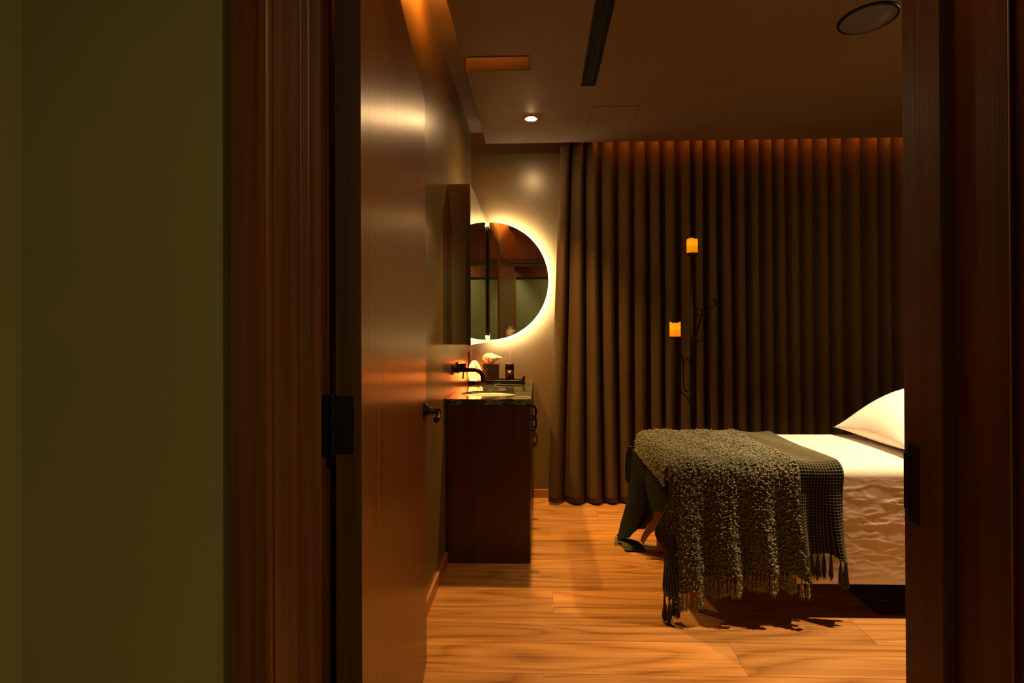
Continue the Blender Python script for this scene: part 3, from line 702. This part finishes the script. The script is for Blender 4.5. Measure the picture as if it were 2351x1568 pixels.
MB().box(0.62, 2.44, 2.25, 2.275, 0.50, 0.575).box(0.62, 2.44, 2.825, 2.85, 0.50, 0.575).box(0.62, 0.645, 2.275, 2.825, 0.50, 0.575).box(2.415, 2.44, 2.275, 2.825, 0.50, 0.575).build('frame', M_beech, t, bevel=0.002)
for lx, ly, lz in ((0.672, 2.265, 0), (0.668, 2.836, 0), (2.39, 2.265, 0), (2.39, 2.836, 0)):
    lg = MB().box(lx-0.022, lx+0.022, ly-0.014, ly+0.014, 0.004, 0.50).box(lx-0.022, lx-0.006, ly-0.024, ly-0.014, 0.20, 0.50).build('leg', M_beech, t, bevel=0.002)
    MB().box(lx-0.020, lx+0.020, ly-0.013, ly+0.013, 0.0, 0.005).build('rubber_foot', M_black, lg, bevel=0.002)
    MB().lathe([(0.0, 0.0025), (0.004, 0.002), (0.005, 0.0)], (lx-0.002, ly-0.014, 0.10), 'y', 12).build('bolt', M_black, lg)
# tan strap with the maker's word printed on it
P_ = catmull(catmull(np.array([[(0.615, 2.78, 0.33), (0.655, 2.79, 0.32)], [(0.617, 2.78, 0.262), (0.652, 2.785, 0.240)], [(0.612, 2.775, 0.205), (0.650, 2.78, 0.160)],
                               [(0.585, 2.77, 0.175), (0.622, 2.775, 0.146)], [(0.553, 2.765, 0.125), (0.590, 2.77, 0.118)], [(0.541, 2.76, 0.095), (0.555, 2.765, 0.070)]]), 40, 0), 10, 1)
P_ = P_[:, ::-1]
strap = MB().grid(P_).build('strap', M_tag, t, smooth=True, solid=0.003)
tx = bpy.data.curves.new('strap_text', 'FONT'); tx.body = 'EARTHLITE'; tx.size = 0.0085; tx.extrude = 0.0002; tx.align_x = 'CENTER'
tob = bpy.data.objects.new('printed_word', tx); C.objects.link(tob)
dg = bpy.context.evaluated_depsgraph_get(); me = bpy.data.meshes.new_from_object(tob.evaluated_get(dg)); bpy.data.objects.remove(tob)
me.materials.clear(); me.materials.append(M_ink)
tob = bpy.data.objects.new('printed_word', me); C.objects.link(tob); tob.parent = strap
tob.location = Vector((0.579, 2.7655, 0.130)) - wloc(strap); tob.rotation_euler = (PI/2, math.radians(-50), 0.0)
# fitted sheet
def bend(tv, r):
    a = np.clip(tv, 0, r*PI/2)/r
    o_ = np.where(tv < 0, tv, r*np.sin(a)); dn = np.where(tv < 0, 0, r*(1-np.cos(a))) + np.maximum(0, tv-r*PI/2)
    return o_, dn
def vnoise(X, Y, seed, sx, sy, oct=4):
    r = np.random.default_rng(seed); out = np.zeros_like(X)
    for k in range(oct):
        G = r.random((64, 64)); x = X*sx*2**k % 63; y = Y*sy*2**k % 63; i, j = x.astype(int), y.astype(int); fx, fy = x-i, y-j
        fx = fx*fx*(3-2*fx); fy = fy*fy*(3-2*fy)
        out += (G[i, j]*(1-fx)*(1-fy)+G[i+1, j]*fx*(1-fy)+G[i, j+1]*(1-fx)*fy+G[i+1, j+1]*fx*fy-0.5)*2.0**-k
    return out
SZ = TZt; yn, yf = 2.250, 2.850
nu, nv = 620, 460
U, V = np.meshgrid(np.linspace(0.605, 2.49, nu), np.linspace(-0.525, 0.6+0.36, nv), indexing='ij')
# V: <0 hangs on the near side, 0..0.6 top, >0.6 hangs on the far side
V = np.where(V < 0, V*np.interp(U, [1.00, 1.06], [0.45, 1.0]), V)
o1, d1 = bend(-V, 0.05); o2, d2 = bend(V-0.6, 0.05)
Y = np.where(V < 0.3, yn - o1, yf + o2); Z = SZ - d1 - d2
drop = np.clip((d1+d2-0.03)/0.1, 0, 1)
low_ = np.clip((0.40-Z)/0.22, 0, 1)
# creases: a few ridges running sideways plus soft undulation
cr = np.abs(vnoise(U+1, V+1, 3, 5, 19, 3)); cr2 = np.abs(vnoise(U+V*0.8+1, V-0.3*U+2, 9, 9, 16, 3))
V_ = V+1
disp = (0.0016*(1-np.clip(cr*4, 0, 1)) + 0.0010*(1-np.clip(cr2*5, 0, 1)) + 0.0019*vnoise(U+1, V+1, 5, 3, 9, 2))*drop*(1-0.75*low_)
disp = np.where(U < 1.22, disp*0.25, disp)
Y = np.where(V < 0.3, Y - disp*0.9, Y + disp)
Z = Z + np.where(drop < 0.5, 0.0015*vnoise(U, V, 8, 4, 4, 3), 0)
Pn = np.stack([U, Y, Z], -1)
sheet = MB().grid(Pn).build('bed_sheet', M_sheet, smooth=True, solid=0.0015)
tag(sheet, 'white cotton sheet covering the massage table and hanging down its side', 'sheet')
# pillows
def pillow(name, c, hx, hy, hz_, rx, label, seed):
    n = 60; vs = []; P_ = []
    for sgn in (1, -1):
        u_, v_ = np.meshgrid(np.linspace(-1, 1, n), np.linspace(-1, 1, n), indexing='ij')
        k_ = 1-0.10*(1-np.abs(v_)**2)*(np.abs(u_)**2); k2 = 1-0.10*(1-np.abs(u_)**2)*(np.abs(v_)**2)
        prof = (np.clip(1-np.abs(u_)**2.1, 0, 1)*np.clip(1-np.abs(v_)**2.1, 0, 1))**0.68
        z_ = sgn*hz_*prof + 0.004*vnoise(u_+1, v_+1, seed, 2, 2, 3)*prof*1.0
        p = np.stack([u_*hx*k_, v_*hy*k2, z_], -1)
        P_.append(p if sgn > 0 else p[::-1])
    R_ = np.array(Matrix.Rotation(rx, 3, 'Y'))
    b = MB()
    for p in P_: b.grid(p @ R_.T + np.array(c))
    o = b.build(name, M_pillow, smooth=True)
    wl = o.modifiers.new('weld', 'WELD'); wl.merge_threshold = 0.001
    tag(o, label, 'pillow', 'pillows at the head of the table'); return o
pillow('pillow', (1.835, 2.545, 0.790), 0.26, 0.30, 0.120, -0.42, 'white pillow leaning up at the head of the massage table', 21)
pillow('pillow', (2.235, 2.545, 0.727), 0.24, 0.30, 0.085, 0.0, 'white pillow lying flat behind the leaning pillow', 22)

# black mat under the table
t = thing('floor_mat', 'flat black mat on the floor under the massage table', 'mat', (1.9, 2.4, 0))
MB().box(1.44, 2.5, 2.235, 2.80, 0.0005, 0.010).build('mat_body', M_vinyl, t, bevel=0.003)
MB().box(1.50, 1.548, 2.326, 2.330, 0.010, 0.0115).build('metal_clip', M_steel, t)

# ---------------------------------------------------------------- knitted throw
throw = thing('throw_blanket', 'grey green bobble knit throw with fringed waffle border over the foot of the table', 'blanket', (0.9, 2.5, 0.0))
XE, YE, ZE, RB = 0.60, 2.232, 0.650, 0.055
def drape(u, v, lift=0.0):
    """u: metres along the table (less than XE wraps over the foot end); v: metres across, <0 hangs near side, > .62 far side"""
    oA, dA = bend(XE-u, 0.05+lift); oB, dB = bend(-v, RB+lift); oC, dC = bend(v-0.62, RB+lift)
    near = v < 0.31
    dBC = np.where(near, dB, dC)
    down = np.sqrt(dA**2+dBC**2)
    hang = np.clip((dBC-0.05)/0.35, 0, 1.3)
    fold = np.sin((u-0.60)*2*PI/0.150+0.4)+0.35*np.sin((u-0.3)*2*PI/0.071+hang)
    y = np.where(near, YE-oB - hang*0.027*fold - hang*0.016, YE+0.62+oC + hang*0.010*fold)
    x = XE-oA - 0.02*hang*np.clip((0.75-u)/0.2, 0, 1) + 0.012*hang*np.sin(v*9)
    # loose flare at the foot end corner
    z = np.maximum(0.006, ZE+lift-down) + 0.004*np.sin(u*31+v*9)*np.clip(1-dBC/0.05, 0, 1)*np.clip(1-dA/0.05, 0, 1)
    return np.stack([x, y, z], -1)
def hem(u):   # hanging length on the near side as a function of u
    return np.interp(u, [0.50, 0.56, 0.62, 0.70, 0.80, 0.92, 1.02, 1.085], [0.60, 0.575, 0.555, 0.520, 0.487, 0.475, 0.485, 0.508])
# bobbled layer: knitted base cloth
nu, nv = 150, 560
u = np.linspace(0.452, 1.085, nu); s = np.linspace(0, 1, nv)
Ug, Sg = np.meshgrid(u, s, indexing='ij')
vlow = -hem(Ug)
# the part that wraps the foot end stops short of the near corner
Vg = vlow + Sg*(0.62+0.60-vlow)
cut = np.clip((0.545-Ug)/0.03, 0, 1)
vstart = -0.02
Vg = np.where(Ug < 0.56, (1-np.clip((0.56-Ug)/0.02, 0, 1))*Vg + np.clip((0.56-Ug)/0.02, 0, 1)*(vstart+Sg*(0.64-vstart)), Vg)
BP = drape(Ug, Vg, 0.008); nb = normals(BP)
if nb[nu//2, nv//2, 2] < 0: nb = -nb
tex = 0.0022*np.sin(Ug*2*PI/0.012)*np.sin(Vg*2*PI/0.011)
BPd = BP + nb*tex[..., None]
base_cloth = MB().grid(BPd, 0.14+0*Ug).build('bobble_cloth', M_nub, throw, smooth=True, solid=0.004)
# bobbles: small clusters of loops standing on the cloth
b = MB(); cnt = 0
rows = np.arange(0.458, 1.083, 0.0108)
for ui in rows:
    vmin = -float(hem(np.array(ui)))
    if ui < 0.56: vmin = -0.02
    vv = vmin+0.004
    while vv < 0.64:
        uu = ui + random.uniform(-0.004, 0.004); v2 = vv + random.uniform(-0.003, 0.003)
        hang = v2 < -0.04
        vv += 0.0108 if not hang else 0.0118
        if random.random() < (0.05 if not hang else 0.20): continue
        pp = drape(np.array([[uu, uu+0.002], [uu, uu+0.002]]), np.array([[v2, v2], [v2+0.002, v2+0.002]]), 0.008)
        c = pp[0, 0]; nr = np.cross(pp[0, 1]-c, pp[1, 0]-c); nr /= np.linalg.norm(nr)+1e-9
        ref = np.array([-0.7 if ui < 0.55 else 0.0, -1.0 if v2 < 0 else (1.0 if v2 > 0.62 else 0.0), 0.8 if v2 > -0.08 else 0.0])
        if nr @ ref < 0: nr = -nr
        k = 4 if random.random() < 0.7 else 6
        for _ in range(k):
            off = rng.normal(0, 0.0026, 3); r = random.uniform(0.0018, 0.0034)
            b.blob(c + nr*random.uniform(0.003, 0.006 if not hang else 0.009) + off, (r*random.uniform(0.8, 1.6), r, r*random.uniform(0.7, 1.2)), random.uniform(0.30, 0.62))
        cnt += 1
b.build('bobbles', M_nub, throw, smooth=True, kind='stuff')
# waffle weave
def waffle(P_, U_, V_, cell=0.0125, amp=0.0045, flip=1):
    n_ = normals(P_)*flip
    fu = np.abs(((U_/cell) % 1)-0.5)*2; fv = np.abs(((V_/cell) % 1)-0.5)*2     # 1 on threads
    h_ = np.maximum(np.clip((fu-0.68)/0.24, 0, 1), np.clip((fv-0.68)/0.24, 0, 1)*0.85)
    jit = 0.12*vnoise(U_*1.0, V_*1.0, 4, 60, 60, 2)
    return P_ + n_*(h_*amp)[..., None], np.clip(h_*0.62+jit*h_, 0, 1)
def metric(P_):
    du = np.concatenate([np.zeros((1, P_.shape[1])), np.cumsum(np.linalg.norm(np.diff(P_, axis=0), axis=2), 0)], 0)
    dv = np.concatenate([np.zeros((P_.shape[0], 1)), np.cumsum(np.linalg.norm(np.diff(P_, axis=1), axis=2), 1)], 1)
    return du, dv
u = np.linspace(1.055, 1.268, 17*7+1)
Ug, Sg = np.meshgrid(u, np.linspace(0, 1, 118*7), indexing='ij')
vl = -(0.405+0.035*np.clip((Ug-1.2)/0.06, 0, 1)+0.006*np.sin(Ug*40)); Vg = vl+Sg*(0.62+0.50-vl)
WP = drape(Ug, Vg, 0.002)
WP[..., 1] += np.where(Vg < -0.05, 0.010, 0)*np.clip((-Vg-0.05)/0.1, 0, 1)
fl = 1 if normals(WP)[60, 500, 2] > 0 else -1
A_, tn = waffle(WP, Ug, Vg, flip=fl)
MB().grid(A_, tn).build('waffle_border', M_waffle, throw, smooth=True, solid=0.002)
def patch(ctrl, lu, lv, flip=1, name='waffle_flap', cell=0.0125):
    nu_, nv_ = int(lu/cell*7), int(lv/cell*7)
    P_ = catmull(catmull(np.array(ctrl, float), nu_, 0), nv_, 1); du, dv = metric(P_)
    A_, tn = waffle(P_, du, dv, cell, flip=flip)
    return MB().grid(A_, tn).build(name, M_waffle, throw, smooth=True, solid=0.002)
# short flap on the foot end, between the bobbled edge and the wooden leg
patch([[(0.548, 2.62, 0.545), (0.542, 2.63, 0.46), (0.548, 2.60, 0.375)],
       [(0.552, 2.50, 0.545), (0.540, 2.50, 0.45), (0.545, 2.48, 0.355)],
       [(0.552, 2.36, 0.548), (0.545, 2.36, 0.46), (0.545, 2.34, 0.395)],
       [(0.555, 2.22, 0.56), (0.548, 2.21, 0.48), (0.545, 2.20, 0.415)]], 0.40, 0.19, -1)
# long fall at the far corner, flaring to the floor
patch([[(0.528, 2.93, 0.545), (0.520, 2.95, 0.40), (0.505, 2.97, 0.24), (0.468, 2.985, 0.09), (0.448, 2.96, 0.012)],
       [(0.534, 2.87, 0.545), (0.526, 2.88, 0.40), (0.520, 2.88, 0.26), (0.500, 2.90, 0.12), (0.462, 2.925, 0.030)],
       [(0.550, 2.78, 0.545), (0.545, 2.78, 0.42), (0.560, 2.78, 0.30), (0.545, 2.80, 0.20), (0.500, 2.86, 0.075)],
       [(0.556, 2.68, 0.545), (0.560, 2.70, 0.42), (0.598, 2.75, 0.25), (0.562, 2.79, 0.17), (0.478, 2.86, 0.06)]], 0.28, 0.56, -1)
# lip lying on the floor
patch([[(0.446, 2.975, 0.014), (0.462, 2.90, 0.020), (0.472, 2.84, 0.006)],
       [(0.500, 2.96, 0.022), (0.515, 2.89, 0.026), (0.525, 2.835, 0.006)],
       [(0.560, 2.95, 0.012), (0.575, 2.90, 0.015), (0.590, 2.845, 0.005)]], 0.12, 0.13, 1, 'waffle_hem')
# outer thin dark turn of the far corner
patch([[(0.508, 2.935, 0.56), (0.496, 2.95, 0.48), (0.497, 2.965, 0.36)],
       [(0.532, 2.92, 0.56), (0.528, 2.93, 0.48), (0.520, 2.95, 0.33)]], 0.06, 0.2, 1)
# underside showing at the near corner, down to the long tassels
patch([[(0.556, 2.20, 0.600), (0.560, 2.20, 0.50), (0.530, 2.215, 0.42), (0.500, 2.225, 0.345), (0.535, 2.21, 0.26), (0.520, 2.175, 0.14), (0.515, 2.150, 0.115)],
       [(0.562, 2.19, 0.605), (0.565, 2.185, 0.50), (0.550, 2.185, 0.42), (0.535, 2.185, 0.345), (0.545, 2.17, 0.25), (0.545, 2.15, 0.14), (0.545, 2.135, 0.105)],
       [(0.570, 2.180, 0.605), (0.570, 2.165, 0.50), (0.565, 2.165, 0.42), (0.565, 2.155, 0.34), (0.570, 2.145, 0.25), (0.570, 2.135, 0.14), (0.572, 2.125, 0.100)]], 0.075, 0.42, 1)

# tassels
def tassel(p, L, matl, spread=0.006, strands=8, blobs=False, lean=(0, 0), flat=False):
    b = MB(); p = np.array(p)
    b.blob(p, (0.0055, 0.0055, 0.006), 0.3)
    for i in range(strands):
        a = random.uniform(0, 2*PI); q = random.uniform(0.2, 1)*spread; l_ = L*random.uniform(0.82, 1.06)
        ex = np.array([math.cos(a)*q+lean[0], math.sin(a)*q*0.7+lean[1], 0]); wv_ = random.uniform(0, 6); pts = []
        for s_ in np.linspace(0, 1, 7):
            pts.append(p + ex*(s_**0.7) + np.array([0.0014*math.sin(wv_+s_*9), 0.0014*math.cos(wv_+s_*7), -l_*s_]))
        pts = np.array(pts); pts[:, 2] = np.maximum(pts[:, 2], 0.003)
        b.tube(pts, [0.0012, 0.0014, 0.0014, 0.0014, 0.0014, 0.0013, 0.0009], 5, a=random.uniform(0.15, 0.65))
        if blobs:
            for s_ in (random.uniform(0.35, 0.6), random.uniform(0.75, 1)):
                k_ = pts[min(6, int(s_*6))]
                b.blob(k_, (0.0038, 0.0038, 0.006*random.uniform(0.8, 1.3)), random.uniform(0.3, 0.65))
    return b.build('tassel', matl, throw, smooth=True)
for uu in np.arange(0.572, 1.083, 0.0128):
    uq = uu+random.uniform(-0.004, 0.004); v = -float(hem(np.array(uq)))
    p = drape(np.array([[uq]]), np.array([[v]]), 0.008)[0, 0]
    tassel(p, random.uniform(0.070, 0.095), M_nub, 0.011, 10, True)
for uu in np.arange(1.094, 1.268, 0.0215):
    uq = uu; vlo = -(0.405+0.035*min(1, max(0, (uq-1.2)/0.06))+0.006*math.sin(uq*40))
    p = drape(np.array([[uq]]), np.array([[vlo]]), 0.002)[0, 0]; p[1] += 0.008
    tassel(p, 0.105, M_tass, 0.0125, 30)
for (x, y, z, L) in ((0.520, 2.150, 0.105, 0.105), (0.537, 2.138, 0.102, 0.102), (0.560, 2.155, 0.095, 0.075), (0.572, 2.15, 0.092, 0.072)):
    tassel((x, y, z), L, M_tass, 0.013, 34)
for k in range(4):
    tassel((0.452-0.001*k, 2.96-0.012*k, 0.045-0.009*k), 0.02, M_tass, 0.004, 4, lean=(-0.02, -0.006))
